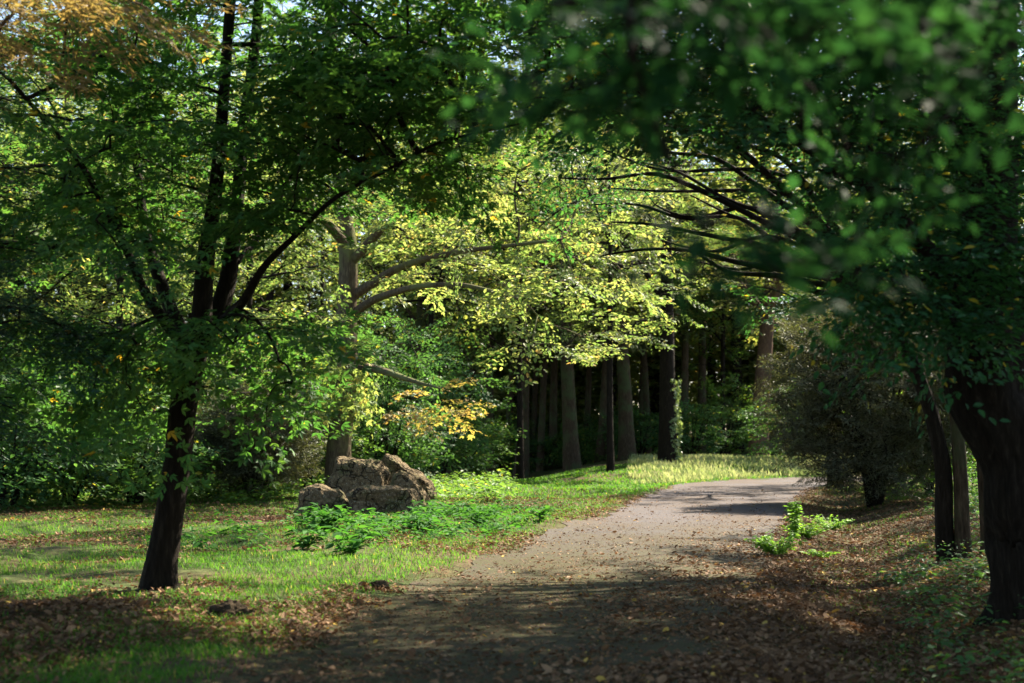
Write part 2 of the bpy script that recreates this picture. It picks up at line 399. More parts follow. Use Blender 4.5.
def rock_material():
    k = NT('boulder_stone'); tc = k.n('ShaderNodeTexCoord'); p = tc.outputs['Object']
    n1 = k.noise(2.2, 5, p, .65); n2 = k.noise(14, 5, p, .7)
    c = k.ramp(n2, [(.3, (.042, .03, .016)), (.5, (.115, .082, .045)), (.72, (.24, .18, .105))])
    c = k.mix(k.ramp(n1, [(.5, (0, 0, 0)), (.62, (.8, .8, .8))]), c, (.075, .08, .03))
    n3 = k.noise(30, 2, p); c = k.mix(k.ramp(n3, [(.62, (0, 0, 0)), (.68, (.6, .6, .6))]), c, (.3, .28, .2))
    wv = k.n('ShaderNodeVectorMath', operation='ADD'); nn = k.n('ShaderNodeTexNoise'); nn.inputs['Scale'].default_value = 3; k.l(p, nn.inputs['Vector']); k.l(p, wv.inputs[0]); k.l(nn.outputs['Color'], wv.inputs[1])
    vo = k.n('ShaderNodeTexVoronoi', feature='DISTANCE_TO_EDGE'); vo.inputs['Scale'].default_value = 1.5; k.l(wv.outputs[0], vo.inputs['Vector'])
    crack = k.ramp(vo.outputs['Distance'], [(0.0, (0, 0, 0)), (.035, (1, 1, 1))])
    c = k.mix(crack, (.02, .015, .01), c)
    b = k.n('ShaderNodeBsdfPrincipled'); k.l(c, b.inputs['Base Color']); b.inputs['Roughness'].default_value = .9; b.inputs['Specular IOR Level'].default_value = .1
    bu = k.n('ShaderNodeBump'); bu.inputs['Distance'].default_value = .07; k.l(k.math('ADD', k.math('ADD', n1, n2), k.math('MULTIPLY', crack, .6)), bu.inputs['Height']); k.l(bu.outputs[0], b.inputs['Normal'])
    k.l(b.outputs[0], k.out.inputs[0]); return k.m

# ------------------------------------------------------------------ ground and path
def ramp_axis(a0, a1, fine0, fine1, step, grow=1.12):
    v = list(np.arange(fine0, fine1, step)); s = step; x = v[-1]
    while x < a1: s *= grow; x += s; v.append(x)
    s = step; x = fine0; pre = []
    while x > a0: s *= grow; x -= s; pre.append(x)
    return np.array(pre[::-1] + v)
gx = ramp_axis(-700, 700, -16, 16, .16); gy = ramp_axis(-200, 1200, 6, 45, .16, 1.06)
X, Y = np.meshgrid(gx, gy); Z = height(X.ravel(), Y.ravel())
i, j = np.meshgrid(np.arange(len(gy) - 1), np.arange(len(gx) - 1), indexing='ij'); q = (i * len(gx) + j).ravel()
G = link('ground', mesh('ground', np.stack([X.ravel(), Y.ravel(), Z], 1), [np.stack([q, q + 1, q + 1 + len(gx), q + len(gx)], 1)], True), soil_material())
set_props(G, kind='structure')
C = cat(PATH, 24); T = unit(np.gradient(C[:, :2], axis=0)); Nn = np.stack([T[:, 1], -T[:, 0]], 1)
nu = 17; V = []
for q in range(len(C)):
    lw = C[q, 2] + (fnoise(np.array([C[q, 1] * 1.1]), np.array([3.]), 31)[0] - .5) * .7
    rw = C[q, 2] + (fnoise(np.array([C[q, 1] * 1.1]), np.array([9.]), 37)[0] - .5) * .7
    for u in np.linspace(-1, 1, nu):
        s = u * (rw if u > 0 else lw); V.append((C[q, 0] + Nn[q, 0] * s, C[q, 1] + Nn[q, 1] * s))
V = np.array(V); z = height(V[:, 0], V[:, 1]) + .012
i, j = np.meshgrid(np.arange(len(C) - 1), np.arange(nu - 1), indexing='ij'); q = (i * nu + j).ravel()
set_props(link('path', mesh('path', np.column_stack([V, z]), [np.stack([q, q + 1, q + 1 + nu, q + nu], 1)], True), path_material()), kind='structure')

# ------------------------------------------------------------------ foliage templates
r_ = np.random.default_rng(11)
SP_maple = [spray(r_, 5, 5, .10, .95, .15) for _ in range(6)]
SP_horn = [spray(r_, 6, 6, .075, 1.0, .18, .5) for _ in range(6)]
SP_near = [spray(r_, 3, 4, .072, .5, .2, .55) for _ in range(6)]
SP_mid = [spray(r_, 5, 6, .14, 1.1, .18) for _ in range(6)]
SP_far = [spray(r_, 3, 4, .27, 1.6, .15, .6) for _ in range(6)]
SP_conifer = [spray(r_, 9, 13, .09, 1.2, .22, .34) for _ in range(4)]
SP_twiggy = [spray(r_, 6, 9, .13, .9, -.15, .5) for _ in range(4)]
SP_larch = [spray(r_, 7, 12, .11, 1.3, .2, .4) for _ in range(4)]

# ------------------------------------------------------------------ near trees
rng = np.random.default_rng(21)
# leaning maple on the lawn
Y0 = 14.8
trunk = ground_limb(plimb((160, 600, Y0, 29), (169, 530, Y0, 28), (180, 440, Y0, 27), (188, 380, Y0, 28), (196, 338, Y0, 32)))
limbs = [trunk,
         plimb((200, 345, Y0, 22), (204, 290, Y0 - .1, 19), (211, 230, Y0 - .2, 15), (222, 120, Y0 - .5, 11), (235, -60, Y0 - .8, 10)),
         plimb((203, 345, Y0, 22), (228, 300, Y0 + .2, 20), (236, 230, Y0 + .4, 15), (243, 130, Y0 + .8, 12), (260, 0, Y0 + 1, 10), (270, -120, Y0 + 1, 7)),
         plimb((215, 330, Y0, 12), (246, 300, Y0 - .3, 9.5), (262, 268, Y0 - .6, 7.5), (290, 240, Y0 - .9, 6), (335, 196, Y0 - 1.2, 4.5), (385, 172, Y0 - 1.4, 3.6), (440, 140, Y0 - 1.6, 3), (540, 120, Y0 - 2, 2)),
         plimb((192, 348, Y0, 16), (172, 315, Y0 + .2, 14), (158, 272, Y0 + .4, 12), (146, 232, Y0 + .6, 10), (130, 120, Y0 + 1, 7)),
         plimb((188, 350, Y0, 13), (155, 308, Y0 - .2, 11), (138, 280, Y0 - .4, 9), (124, 244, Y0 - .8, 8), (80, 160, Y0 - 1.4, 6), (10, 80, Y0 - 2, 4)),
         plimb((237, 262, Y0 + .3, 7), (258, 240, Y0 + .8, 6), (285, 190, Y0 + 1.3, 4.5), (310, 120, Y0 + 1.8, 3))]
T = np.vstack([pxbox(rng, 30, 330, -140, 150, 12.5, 17.5, 225), pxbox(rng, 60, 300, 120, 225, 13, 17, 60), pxbox(rng, -80, 160, 40, 260, 12.5, 17, 95),
               pxbox(rng, 290, 480, 40, 200, 12.5, 16, 130), pxbox(rng, 300, 620, -160, 110, 11.5, 16, 220),
               pxbox(rng, -20, 300, 315, 420, 13, 16.5, 70), pxbox(rng, 90, 330, 318, 345, 12.6, 14.6, 17), pxbox(rng, 100, 300, 215, 255, 12.6, 14, 6)])
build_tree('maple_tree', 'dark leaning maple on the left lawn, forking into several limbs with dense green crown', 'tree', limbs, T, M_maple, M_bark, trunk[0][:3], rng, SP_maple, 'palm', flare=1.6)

# big twin stemmed tree at right edge
Y0 = 12.8
trunk = ground_limb(plimb((1052, 625, Y0, 80), (1042, 560, Y0, 78), (1016, 450, Y0, 78), (988, 375, Y0, 82), (979, 330, Y0, 66)))
limbs = [trunk, plimb((984, 350, Y0, 62), (986, 260, Y0, 58), (990, 130, Y0 + .1, 54), (992, 0, Y0 + .2, 48), (985, -220, Y0 + .5, 30), (970, -420, Y0 + .5, 14)),
         plimb((1000, 380, Y0, 60), (1035, 300, Y0 + .2, 50), (1080, 180, Y0 + .6, 42), (1110, -60, Y0 + 1, 30), (1120, -300, Y0 + 1.3, 14)),
         plimb((985, 320, Y0, 26), (930, 250, Y0 - .4, 20), (870, 190, Y0 - 1, 15), (780, 130, Y0 - 1.4, 9), (660, 60, Y0 - 1.5, 5)),
         plimb((988, 200, Y0, 24), (930, 90, Y0 + .6, 18), (850, -40, Y0 + 1.2, 12), (740, -140, Y0 + 1.6, 7))]
T = np.vstack([pxbox(rng, 850, 1060, 60, 325, 10.5, 15, 230), pxbox(rng, 600, 900, -160, 120, 10.5, 15, 300), pxbox(rng, 780, 900, 90, 180, 11, 14, 30), pxbox(rng, 860, 1160, -330, 60, 10, 16, 120),
               ellipsoid(rng, (6.2, 9.6, 8.6), (3.6, 3.4, 2.6), 210, .2), pxbox(rng, 880, 1010, 250, 335, 10.8, 12.2, 26), pxbox(rng, 560, 760, -60, 120, 10, 14, 60)])  # the ellipsoid is out-of-view crown added to shade the near boughs
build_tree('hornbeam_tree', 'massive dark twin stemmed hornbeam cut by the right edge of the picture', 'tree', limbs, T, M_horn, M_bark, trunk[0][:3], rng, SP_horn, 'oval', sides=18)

# slender leaning tree beside it with a fan of bare arching branches
Y0 = 19
trunk = ground_limb(plimb((948, 556, Y0, 17), (946, 500, Y0, 18), (940, 440, Y0, 15), (922, 385, Y0, 14), (903, 338, Y0, 13), (886, 310, Y0 - .2, 10)))
limbs = [trunk]
for a, b, c in (((872, 296), (790, 258), (728, 238)), ((868, 285), (770, 215), (640, 162)), ((866, 278), (790, 190), (610, 188)), ((880, 300), (800, 290), (700, 262)),
                ((862, 262), (780, 150), (640, 122)), ((870, 280), (760, 245), (610, 222)), ((880, 290), (820, 225), (690, 195)), ((884, 300), (812, 250), (660, 240)),
                ((880, 290), (840, 180), (760, 60)), ((876, 284), (800, 178), (600, 148)), ((884, 298), (780, 275), (640, 250)), ((870, 270), (745, 175), (618, 138)), ((872, 280), (750, 200), (590, 205)), ((868, 285), (735, 262), (600, 256)), ((862, 260), (720, 130), (570, 118)), ((880, 296), (770, 240), (655, 205)), ((872, 276), (700, 190), (560, 178)), ((866, 270), (740, 150), (655, 90))):
    yy = Y0 + rng.uniform(-1.2, 1.0)
    q = [(b[0] * (1 - k) + c[0] * k + rng.normal(0, 8), b[1] * (1 - k) + c[1] * k + rng.normal(0, 11)) for k in (.33, .67)]
    limbs.append(plimb((890, 314, Y0 - .2, 8), (*a, (Y0 + yy) / 2, 7), (*b, yy, 5.5), (*q[0], yy, 4.2), (*q[1], yy, 3.2), (*c, yy, 1.6)))
T = np.vstack([pxbox(rng, 800, 900, 120, 230, 17, 20, 14), pxbox(rng, 560, 650, 130, 205, 17, 20, 16), pxbox(rng, 700, 930, -200, 120, 16, 21, 60)])
build_tree('leaning_hornbeam', 'slender tree leaning left beside the big right trunk, thin branches arching over the path', 'tree', limbs, T, M_horn, M_bark, trunk[0][:3], rng, SP_horn, 'oval', balance=.15)
for (pts, lab) in (([(964, 556, 18.9, 16), (962, 490, 18.9, 15), (958, 420, 18.9, 13), (948, 350, 18.9, 12), (940, 240, 18.8, 10), (930, 60, 18.8, 6)], 'upright mossy young stem touching the leaning slender tree at right'),
                   ([(988, 552, 19.6, 12), (985, 500, 19.6, 11), (979, 440, 19.6, 10), (975, 350, 19.6, 9), (960, 200, 19.8, 8), (950, 40, 19.8, 5)], 'thinnest young tree stem between the slender pair and the big right trunk')):
    tk = ground_limb(plimb(*pts)); pale = 'mossy' in lab
    T = pxbox(rng, 880, 1000, -150, 180, 17.5, 21, 30)
    build_tree('young_tree', lab, 'tree', [tk], T, M_horn, M_barkbrown, tk[0][:3], rng, SP_horn, 'oval', sides=8)

# near tree whose boughs hang into the top right of the picture
bx, by = 3.6, 3.8
bz = hz(bx, by)
trunk = [(bx, by, bz - .1, .22), (bx - .05, by, bz + 1.2, .19), (bx - .15, by + .1, bz + 2.6, .17), (bx - .1, by + .1, bz + 4.5, .14), (bx, by, bz + 7.5, .06)]
limbs = [trunk, [(bx - .12, by, bz + 2.4, .07), (bx - 1.2, by - .1, bz + 2.75, .05), (bx - 2.4, by - .3, bz + 2.75, .03), (bx - 3.5, by - .5, bz + 2.5, .012)],
         [(bx - .12, by, bz + 2.9, .06), (bx - 1.3, by + .4, bz + 3.2, .045), (bx - 2.6, by + .7, bz + 3.3, .03), (bx - 4, by + .8, bz + 3.1, .012)]]
T = np.vstack([pxbox(rng, 560, 1050, -80, 40, 2.8, 4.6, 50), pxbox(rng, 660, 1000, 40, 80, 3, 4.4, 11), pxbox(rng, 690, 880, 222, 256, 3, 3.6, 6), pxbox(rng, 840, 960, 140, 225, 3, 4.4, 4),
               pxbox(rng, 490, 640, 60, 95, 3, 4, 6), ellipsoid(rng, (2.2, 3.6, 6.5), (4.0, 3.5, 2.2), 150)])
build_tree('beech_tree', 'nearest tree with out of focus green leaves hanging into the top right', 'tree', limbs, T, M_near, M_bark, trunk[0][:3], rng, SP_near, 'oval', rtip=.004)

# ------------------------------------------------------------------ middle distance trees
# oak behind the boulders
Y0 = 37
trunk = ground_limb(plimb((338, 505, Y0, 26), (343, 440, Y0, 23), (346, 380, Y0, 21), (348, 310, Y0, 20), (350, 256, Y0, 19), (342, 190, Y0, 14), (330, 60, Y0, 13), (335, -60, Y0, 8)))
limbs = [trunk, plimb((352, 316, Y0, 9), (375, 298, Y0 - .5, 8), (415, 286, Y0 - 1.5, 6), (462, 283, Y0 - 2.5, 5), (520, 300, Y0 - 3, 3)),
         plimb((352, 296, Y0, 10), (388, 272, Y0 - .5, 8.5), (425, 257, Y0 - 1.5, 6.5), (480, 248, Y0 - 3, 4.5), (560, 240, Y0 - 4, 3)),
         plimb((350, 264, Y0, 10), (378, 232, Y0 - .8, 8), (420, 190, Y0 - 1.5, 6), (480, 120, Y0 - 2.5, 5)),
         plimb((350, 250, Y0, 12), (320, 215, Y0 - 1, 9), (280, 170, Y0 - 2, 5)),
         plimb((358, 366, Y0, 9), (385, 371, Y0 - 1.5, 7), (415, 382, Y0 - 2.5, 4), (440, 388, Y0 - 3, 2))]
T = np.vstack([pxbox(rng, 380, 660, 130, 300, 32, 38, 115), pxbox(rng, 240, 500, 60, 230, 34, 39, 55), pxbox(rng, 380, 680, -110, 60, 27, 35, 75), pxbox(rng, 430, 700, -140, 15, 23, 31, 55), pxbox(rng, 250, 350, 300, 370, 34, 38, 24), pxbox(rng, 480, 620, 260, 350, 32, 36, 24)])  # the two high forward boxes are sprays added to dapple the lawn
oak = build_tree('oak_tree', 'sunlit oak with pale lichened trunk and long limbs standing behind the boulders', 'tree', limbs, T, M_gold, M_barkgrey, trunk[0][:3], rng, SP_mid, 'oval', balance=.2)
# leafy growth on its trunk
def clothe(parent, name, mat, base, axis, rng, n, rad, leaf, kind='palm'):
    A = np.asarray(axis); t = rng.random(n) * (len(A) - 1); i = np.minimum(t.astype(int), len(A) - 2); f = (t - i)[:, None]
    c = A[i] * (1 - f) + A[i + 1] * f; d = unit(np.stack([rng.normal(0, 1, n), rng.normal(0, 1, n), rng.normal(0, .25, n)], 1))
    P = c[:, :3] + d * (c[:, 3:4] * 1.03 + rad * rng.random((n, 1)))
    D = unit(d * .4 + np.stack([rng.normal(0, .6, n), rng.normal(0, .6, n), -np.ones(n) * .8], 1))
    return link(name, leaf_mesh(name, P - np.asarray(base), D, d + rng.normal(0, .35, (n, 3)), leaf * rng.uniform(.6, 1.3, n), kind), mat, parent)
ax = [(*at(342, 415, 36.6), .3), (*at(346, 365, 36.6), .3)]
clothe(oak, 'epicormic_leaves', M_yellow, trunk[0][:3], ax, rng, 650, .75, .15)
P = pxbox(rng, 388, 455, 376, 425, 34, 35.5, 9); AX = unit(rng.normal(0, 1, (9, 3)) * np.array([1, 1, .3]))
a, b, c, d, tw = place_sprays(rng, SP_mid, P, AX); M_redleaf = leaf_material('russet_oak_leaf', [(.16, .12, .05), (.3, .20, .08), (.26, .27, .10)], fac=.5)
link('russet_leaves', leaf_mesh('russet_leaves', a - np.array(trunk[0][:3]), b, c, d * .8, 'palm'), M_redleaf, oak)

# larch at the upper left
tk = [(-6.9, 11.6, hz(-6.9, 11.6) - .1, .2), (-6.9, 11.6, 3, .17), (-6.8, 11.6, 5.5, .14), (-6.8, 11.6, 10, .04)]
T = np.vstack([pxbox(rng, -120, 165, -50, 22, 10.5, 12.5, 26), pxbox(rng, -150, 20, -60, 110, 11, 13, 14)])
build_tree('larch_tree', 'russet sunlit larch boughs at the top left corner above the maple', 'tree', [tk], T, M_russet, M_barkred, tk[0][:3], rng, SP_larch, 'needle', tilt=.1, scale=(.5, .8))
# dark fir boughs at the left edge
tk = [(-6.6, 13.2, hz(-6.6, 13.2) - .1, .2), (-6.6, 13.2, 2, .17), (-6.6, 13.2, 5, .12), (-6.6, 13.2, 9, .03)]
T = np.vstack([pxbox(rng, -90, 90, 262, 345, 12, 14.5, 34), pxbox(rng, -150, 30, 300, 430, 12.5, 15, 24), pxbox(rng, -200, -30, 100, 260, 12, 14.5, 26)])
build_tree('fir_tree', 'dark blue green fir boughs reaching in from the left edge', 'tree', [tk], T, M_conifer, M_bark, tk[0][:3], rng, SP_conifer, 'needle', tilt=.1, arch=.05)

# generic trees --------------------------------------------------------------
def stand_tree(name, label, x, y, h, r, leafmat, barkmat, rng, crown_lo, crown_r, pads, tpl=None, kind='rhomb', group=None, lean=0, sub=2):
    z = hz(x, y) - .1
    tk = [(x, y, z, r), (x + lean * .2, y, z + h * .25, r * .88), (x + lean * .5 + rng.normal(0, .1), y, z + h * .55, r * .65), (x + lean + rng.normal(0, .2), y, z + h * .95, r * .15)]
    limbs = [tk]
    for _ in range(sub):
        a = rng.uniform(0, 6.28); q = rng.uniform(.4, .6); l = crown_r * .7
        limbs.append([(x + lean * q, y, z + h * q, r * .4), (x + lean * q + math.cos(a) * l * .5, y + math.sin(a) * l * .5, z + h * (q + .12), r * .28), (x + lean * q + math.cos(a) * l, y + math.sin(a) * l, z + h * (q + .2), r * .08)])
    lo = z + crown_lo; c = (x + lean * .6, y, (lo + z + h) / 2)
    T = ellipsoid(rng, c, (crown_r, crown_r, (z + h - lo) / 2), int(pads * (1 if tpl is SP_far else .62)), .25)
    return build_tree(name, label, 'tree', limbs, T, leafmat, barkmat, tk[0][:3], rng, tpl or SP_mid, kind, group, sides=10, flare=1.25, twig_r=.005, rtip=.016, detail=False)

# yellow green crowns over the bend of the path
for (px, y, h, lo, cr, m, lab, pads) in (
        (430, 56, 15, 5.2, 4.6, M_yellow, 'pale yellow green tree filling the gap right of the oak', 170),
        (520, 60, 17, 4.2, 5.0, M_gold, 'golden leaved oak whose crown hangs before the dark trunks', 165),
        (610, 57, 16, 4.8, 4.6, M_yellow, 'bright yellow green maple above the dark trunks near the bend', 165),
        (722, 78, 15, 4.4, 4.8, M_green, 'fresh green maple drooping over the sunlit bend', 190),
        (830, 86, 15, 4, 4.6, M_yellow, 'yellow leaved tree rising behind the dark twiggy bush', 130),
        (250, 50, 16, 4, 5.0, M_gold, 'golden tree behind the maple, left of the oak', 190),
        (60, 62, 25, 4, 5.6, M_yellow, 'tall yellow green tree far behind the fir boughs, its top in the sun', 520),
        (190, 66, 26, 4, 5.6, M_gold, 'tall golden tree far behind the maple limbs', 520),
        (320, 68, 26, 5, 5.6, M_yellow, 'tall pale green tree rising behind the oak', 520),
        (-70, 56, 23, 3, 5.4, M_gold, 'golden tree beyond the left edge, partly seen behind the fir', 400),
        (120, 46, 15, 4, 5.0, M_yellow, 'yellow green tree seen through the left part of the maple crown', 190),
        (-20, 42, 14, 3, 5.0, M_yellow, 'yellowing tree at the far left edge behind the fir boughs', 170),
        (900, 52, 10, 2.5, 3.6, M_green, 'low green tree glowing between the twiggy bush and the leaning stem', 130)):
    x = (px - 512) / FPX * y
    stand_tree('maple_tree' if m is not M_gold else 'oak_tree', lab, x, y, h, .15, m, M_bark, rng, lo, cr, int(pads * (2.0 if 400 < px < 650 else 1.6)), SP_mid, 'oval' if m is M_gold else 'rhomb', group='sunlit trees round the clearing')

# tall dark trunks beyond the bend
for (px, wd, y, m, lab) in (
        (490, 13, 74, M_bark, 'leftmost dark trunk of the stand behind the bend'),
        (521, 17, 72, M_bark, 'thick dark trunk second from the left in the stand'),
        (540, 9, 76, M_bark, 'thin dark trunk close right of the thick second one'),
        (553, 11, 78, M_bark, 'slim dark trunk just left of the stand\'s widest trunk'),
        (572, 19, 68, M_bark, 'broad dark trunk at the middle of the stand behind the bend'),
        (600, 13, 75, M_bark, 'medium dark trunk right of the broad middle trunk'),
        (627, 21, 70, M_bark, 'broad brownish trunk left of the ivy covered tree'),
        (647, 10, 78, M_bark, 'thin trunk half hidden between the broad brown trunk and ivy tree'),
        (757, 23, 71, M_barkred, 'thick reddish brown trunk standing right of the sunlit grass bend'),
        (412, 12, 58, M_bark, 'short dark trunk seen right of the boulders'),
        (440, 8, 76, M_bark, 'slim dim trunk between the boulders and the stand'),
        (507, 10, 80, M_bark, 'slender trunk standing between the two leftmost of the stand'),
        (531, 8, 83, M_bark, 'thin far trunk right behind the thick second one'),
        (586, 9, 82, M_bark, 'thin far trunk just right of the broad middle trunk'),
        (613, 10, 79, M_bark, 'slim trunk touching the left side of the broad brownish trunk'),
        (640, 8, 84, M_bark, 'thinnest far trunk right of the broad brownish trunk'),
        (683, 11, 77, M_bark, 'slim trunk right of the ivy covered tree'),
        (472, 9, 80, M_bark, 'dim slender trunk left of the whole stand'),
        (700, 12, 80, M_bark, 'dim trunk deep behind the sunlit grass strip')):
    x = (px - 512) / FPX * y; r = wd / FPX * y / 2 * .82; m = M_barkbrown if m is M_bark else m
    h = rng.uniform(14, 16.5)
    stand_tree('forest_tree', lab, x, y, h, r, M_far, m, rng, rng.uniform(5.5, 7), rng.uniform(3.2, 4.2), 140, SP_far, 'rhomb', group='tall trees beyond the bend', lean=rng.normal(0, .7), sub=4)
x, y = at(668, 470, 62)[:2]
ivt = stand_tree('ivy_covered_tree', 'tree with pale sunlit ivy on its trunk at the left end of the bright grass', x, y, 17, .4, M_yellow, M_bark, rng, 5, 4, 150, SP_mid, 'rhomb', group='tall trees beyond the bend')
clothe(ivt, 'ivy', M_ivy, (x, y, hz(x, y) - .1), [(x + .22, y - .05, hz(x, y), .26), (x + .2, y - .1, 1.2, .17), (x + .25, y - .05, 2.2, .24), (x + .2, y, 3.2, .13), (x + .26, y - .05, 4.3, .22)], rng, 800, .16, .14)

# trees at the right that shade the near path, plus unseen ones added round the camera
for (x, y, h, lo, cr, lab, pads) in ((10.6, 19.8, 14, 5.0, 5.2, 'shady hornbeam behind the big right trunk, its crown meeting the path', 520),
                                   (11.7, 26.4, 13, 6, 4.9, 'loose crowned hornbeam added right of the leaning stems to dapple the path', 120), (10.6, 47, 13.5, 5, 3.9, 'leafy hornbeam added behind the dark twiggy bush to shade the path', 170), (15.5, 35, 12, 5, 4, 'tall hornbeam farther back at right, behind the leaning stem', 200),  # first crown added to streak the path, second to shade its far stretch
                                   (8.6, 16.5, 13, 5.5, 4.6, 'hornbeam just beyond the right edge, crown merging with the twin stemmed one', 480),
                                   (-6.5, 3.0, 12, 3.5, 5, 'unseen broad tree added left of the viewpoint to shade the foreground', 330), (5.5, -3.5, 13, 3.2, 5.5, 'unseen broad tree added behind the viewpoint at right to shade the foreground', 360), (-3.5, -6, 13, 3.2, 5.5, 'unseen broad tree added behind the viewpoint at left to shade the foreground', 360),
                                   (13.6, 29.5, 12.5, 6, 4.2, 'high crowned hornbeam between the other trees of the right bank', 140)):
    stand_tree('hornbeam_tree', lab, x, y, h, .2, M_horn, M_bark, rng, lo, cr, pads, SP_mid, 'oval', group='trees on the right bank')

# ------------------------------------------------------------------ shrubs
def shrub(name, label, x, y, h, rad, mat, rng, pads, tpl, kind, stems=7, group=None, cat='shrub', flat=1.0, lo=.15, barkm=None, tilt=.25, scale=(.8, 1.25)):
    z = hz(x, y) - .05; limbs = []
    for s in range(stems):
        a = rng.uniform(0, 6.28); l = rad * rng.uniform(.3, .75)
        limbs.append([(x + rng.normal(0, .08), y + rng.normal(0, .08), z, .035 + .01 * h * .5), (x + math.cos(a) * l * .45, y + math.sin(a) * l * .45, z + h * .35, .03), (x + math.cos(a) * l, y + math.sin(a) * l, z + h * rng.uniform(.6, .85), .01)])
    T = ellipsoid(rng, (x, y, z + h * .54), (rad, rad, h * .5 * flat), pads, .3); T[:, 2] = np.maximum(T[:, 2], z + lo)
    return build_tree(name, label, cat, limbs, T, mat, barkm or M_bark, (x, y, z), rng, tpl, kind, group, sides=6, flare=0, detail=False, leaf_name='foliage', twig_r=.004, tilt=tilt, scale=scale)
shrub('tamarisk_bush', 'large dark brownish twiggy bush overhanging the right side of the path', 9.05, 35.5, 5.2, 2.6, M_twiggy, rng, 1150, SP_twiggy, 'needle', 16, cat='bush', tilt=.5)
shrub('tamarisk_bush', 'feathery dull brown green bush left of the boulders', at(255, 500, 37)[0], 37, 3.0, 1.55, M_twiggy, rng, 420, SP_twiggy, 'needle', 12, cat='bush', tilt=.5)
shrub('leafy_shrub', 'sunlit pale green shrub glowing behind the dark twiggy bush', 12.0, 41, 4.2, 1.8, M_weed, rng, 110, SP_mid, 'palm', group='shrubs round the clearing')
for (px, y, h, rad, m, lab, pads) in (
        (10, 31, 3.2, 2.0, M_bluegreen, 'dark green layered shrub at the left edge beyond the lawn', 150),
        (75, 33, 3.4, 2.1, M_green, 'green shrub behind the lawn with bright flecks, second from the left edge', 150),
        (135, 34.5, 3.0, 1.7, M_bluegreen, 'leafy shrub directly left of the maple trunk at the lawn edge', 120),
        (215, 39, 2.3, 1.6, M_bluegreen, 'low bluish shrub right of the maple trunk', 100),
        (310, 43, 4.2, 1.9, M_green, 'green shrub between the feathery bush and the oak trunk', 120),
        (385, 46, 5.5, 2.3, M_bluegreen, 'tall bluish green shrub right behind the oak', 170),
        (440, 52, 5.6, 2.3, M_bluegreen, 'tall green shrub left of the dark stand of trunks', 170),
        (462, 60, 3.2, 2.0, M_green, 'round green shrub at the left foot of the dark stand', 100),
        (180, 48, 5.0, 2.6, M_green, 'broad sunlit shrub seen behind the maple trunk', 150),
        (60, 45, 5.5, 2.8, M_green, 'tall green shrub deep behind the left edge of the lawn', 150),
        (690, 72, 3.0, 1.8, M_bluegreen, 'dim shrub behind the sunlit grass at the bend', 80),
        (725, 76, 4.0, 2.2, M_green, 'dark green shrub left of the reddish trunk', 90),
        (790, 64, 3.6, 2.0, M_bluegreen, 'shrub right of the reddish trunk, behind the twiggy bush', 100),
        (940, 44, 3.8, 2.2, M_green, 'leafy shrub behind the slender stems at right', 110),
        (1015, 36, 3.2, 2.0, M_bluegreen, 'dark shrub behind the big right trunk', 100),
        (610, 80, 2.6, 2.4, M_bluegreen, 'low undergrowth shrub between the stand\'s dark trunks', 80),
        (500, 79, 3.0, 2.2, M_green, 'low green shrub between the two leftmost trunks of the stand', 90),
        (538, 77, 1.9, 1.6, M_bluegreen, 'small undergrowth shrub at the foot of the thin trunks', 60),
        (586, 76, 2.4, 1.8, M_green, 'green shrub just right of the broad middle trunk', 80),
        (640, 74, 2.6, 1.7, M_bluegreen, 'leafy shrub left of the ivy covered trunk', 80),
        (560, 84, 2.8, 2.4, M_green, 'dim undergrowth shrub deep in the stand', 80)):
    shrub('leafy_shrub', lab, (px - 512) / FPX * y, y, h, rad, m, rng, pads, SP_mid, 'rhomb', 6, group='shrubs round the clearing')

# ------------------------------------------------------------------ far woodland as one mass
rng = np.random.default_rng(5)
tb = Tubes(); PP = []
for _ in range(220):
    y = rng.uniform(84, 125); x = rng.uniform(-.62, .36) * y; h = rng.uniform(22, 31); z = hz(x, y)
    tb.add([(x, y, z - .2), (x + rng.normal(0, .2), y, z + h * .5), (x + rng.normal(0, .5), y, z + h)], [.32, .24, .05], 7)
    PP.append(ellipsoid(rng, (x, y, z + h * .58), (4.4, 4.4, h * .44), 105, .3))
for _ in range(250):
    y = rng.uniform(84, 120); x = rng.uniform(-.62, .6) * y; PP.append(ellipsoid(rng, (x, y, hz(x, y) + 4.2), (3.4, 3.4, 5.2), 85, .3))
PP = np.vstack(PP); A_ = unit(rng.normal(0, 1, PP.shape) * np.array([1, 1, .25]))
a, b, c, d, tw = place_sprays(rng, SP_far, PP, A_, scale=(1, 1.5))
lv, lf = leaf_arrays(a, b, c, d * 1.5, 'rhomb')
me = mesh('far_woodland', np.vstack([lv, np.vstack(tb.V)]), [lf, np.vstack(tb.F) + len(lv)])
me.materials.append(M_far); me.materials.append(M_bark)
mi = np.zeros(len(me.polygons), np.int32); mi[len(lf):] = 1; me.polygons.foreach_set('material_index', mi)
set_props(link('far_woodland', me, None), 'far wood of yellow green crowns closing the view behind everything', 'woodland', kind='stuff')

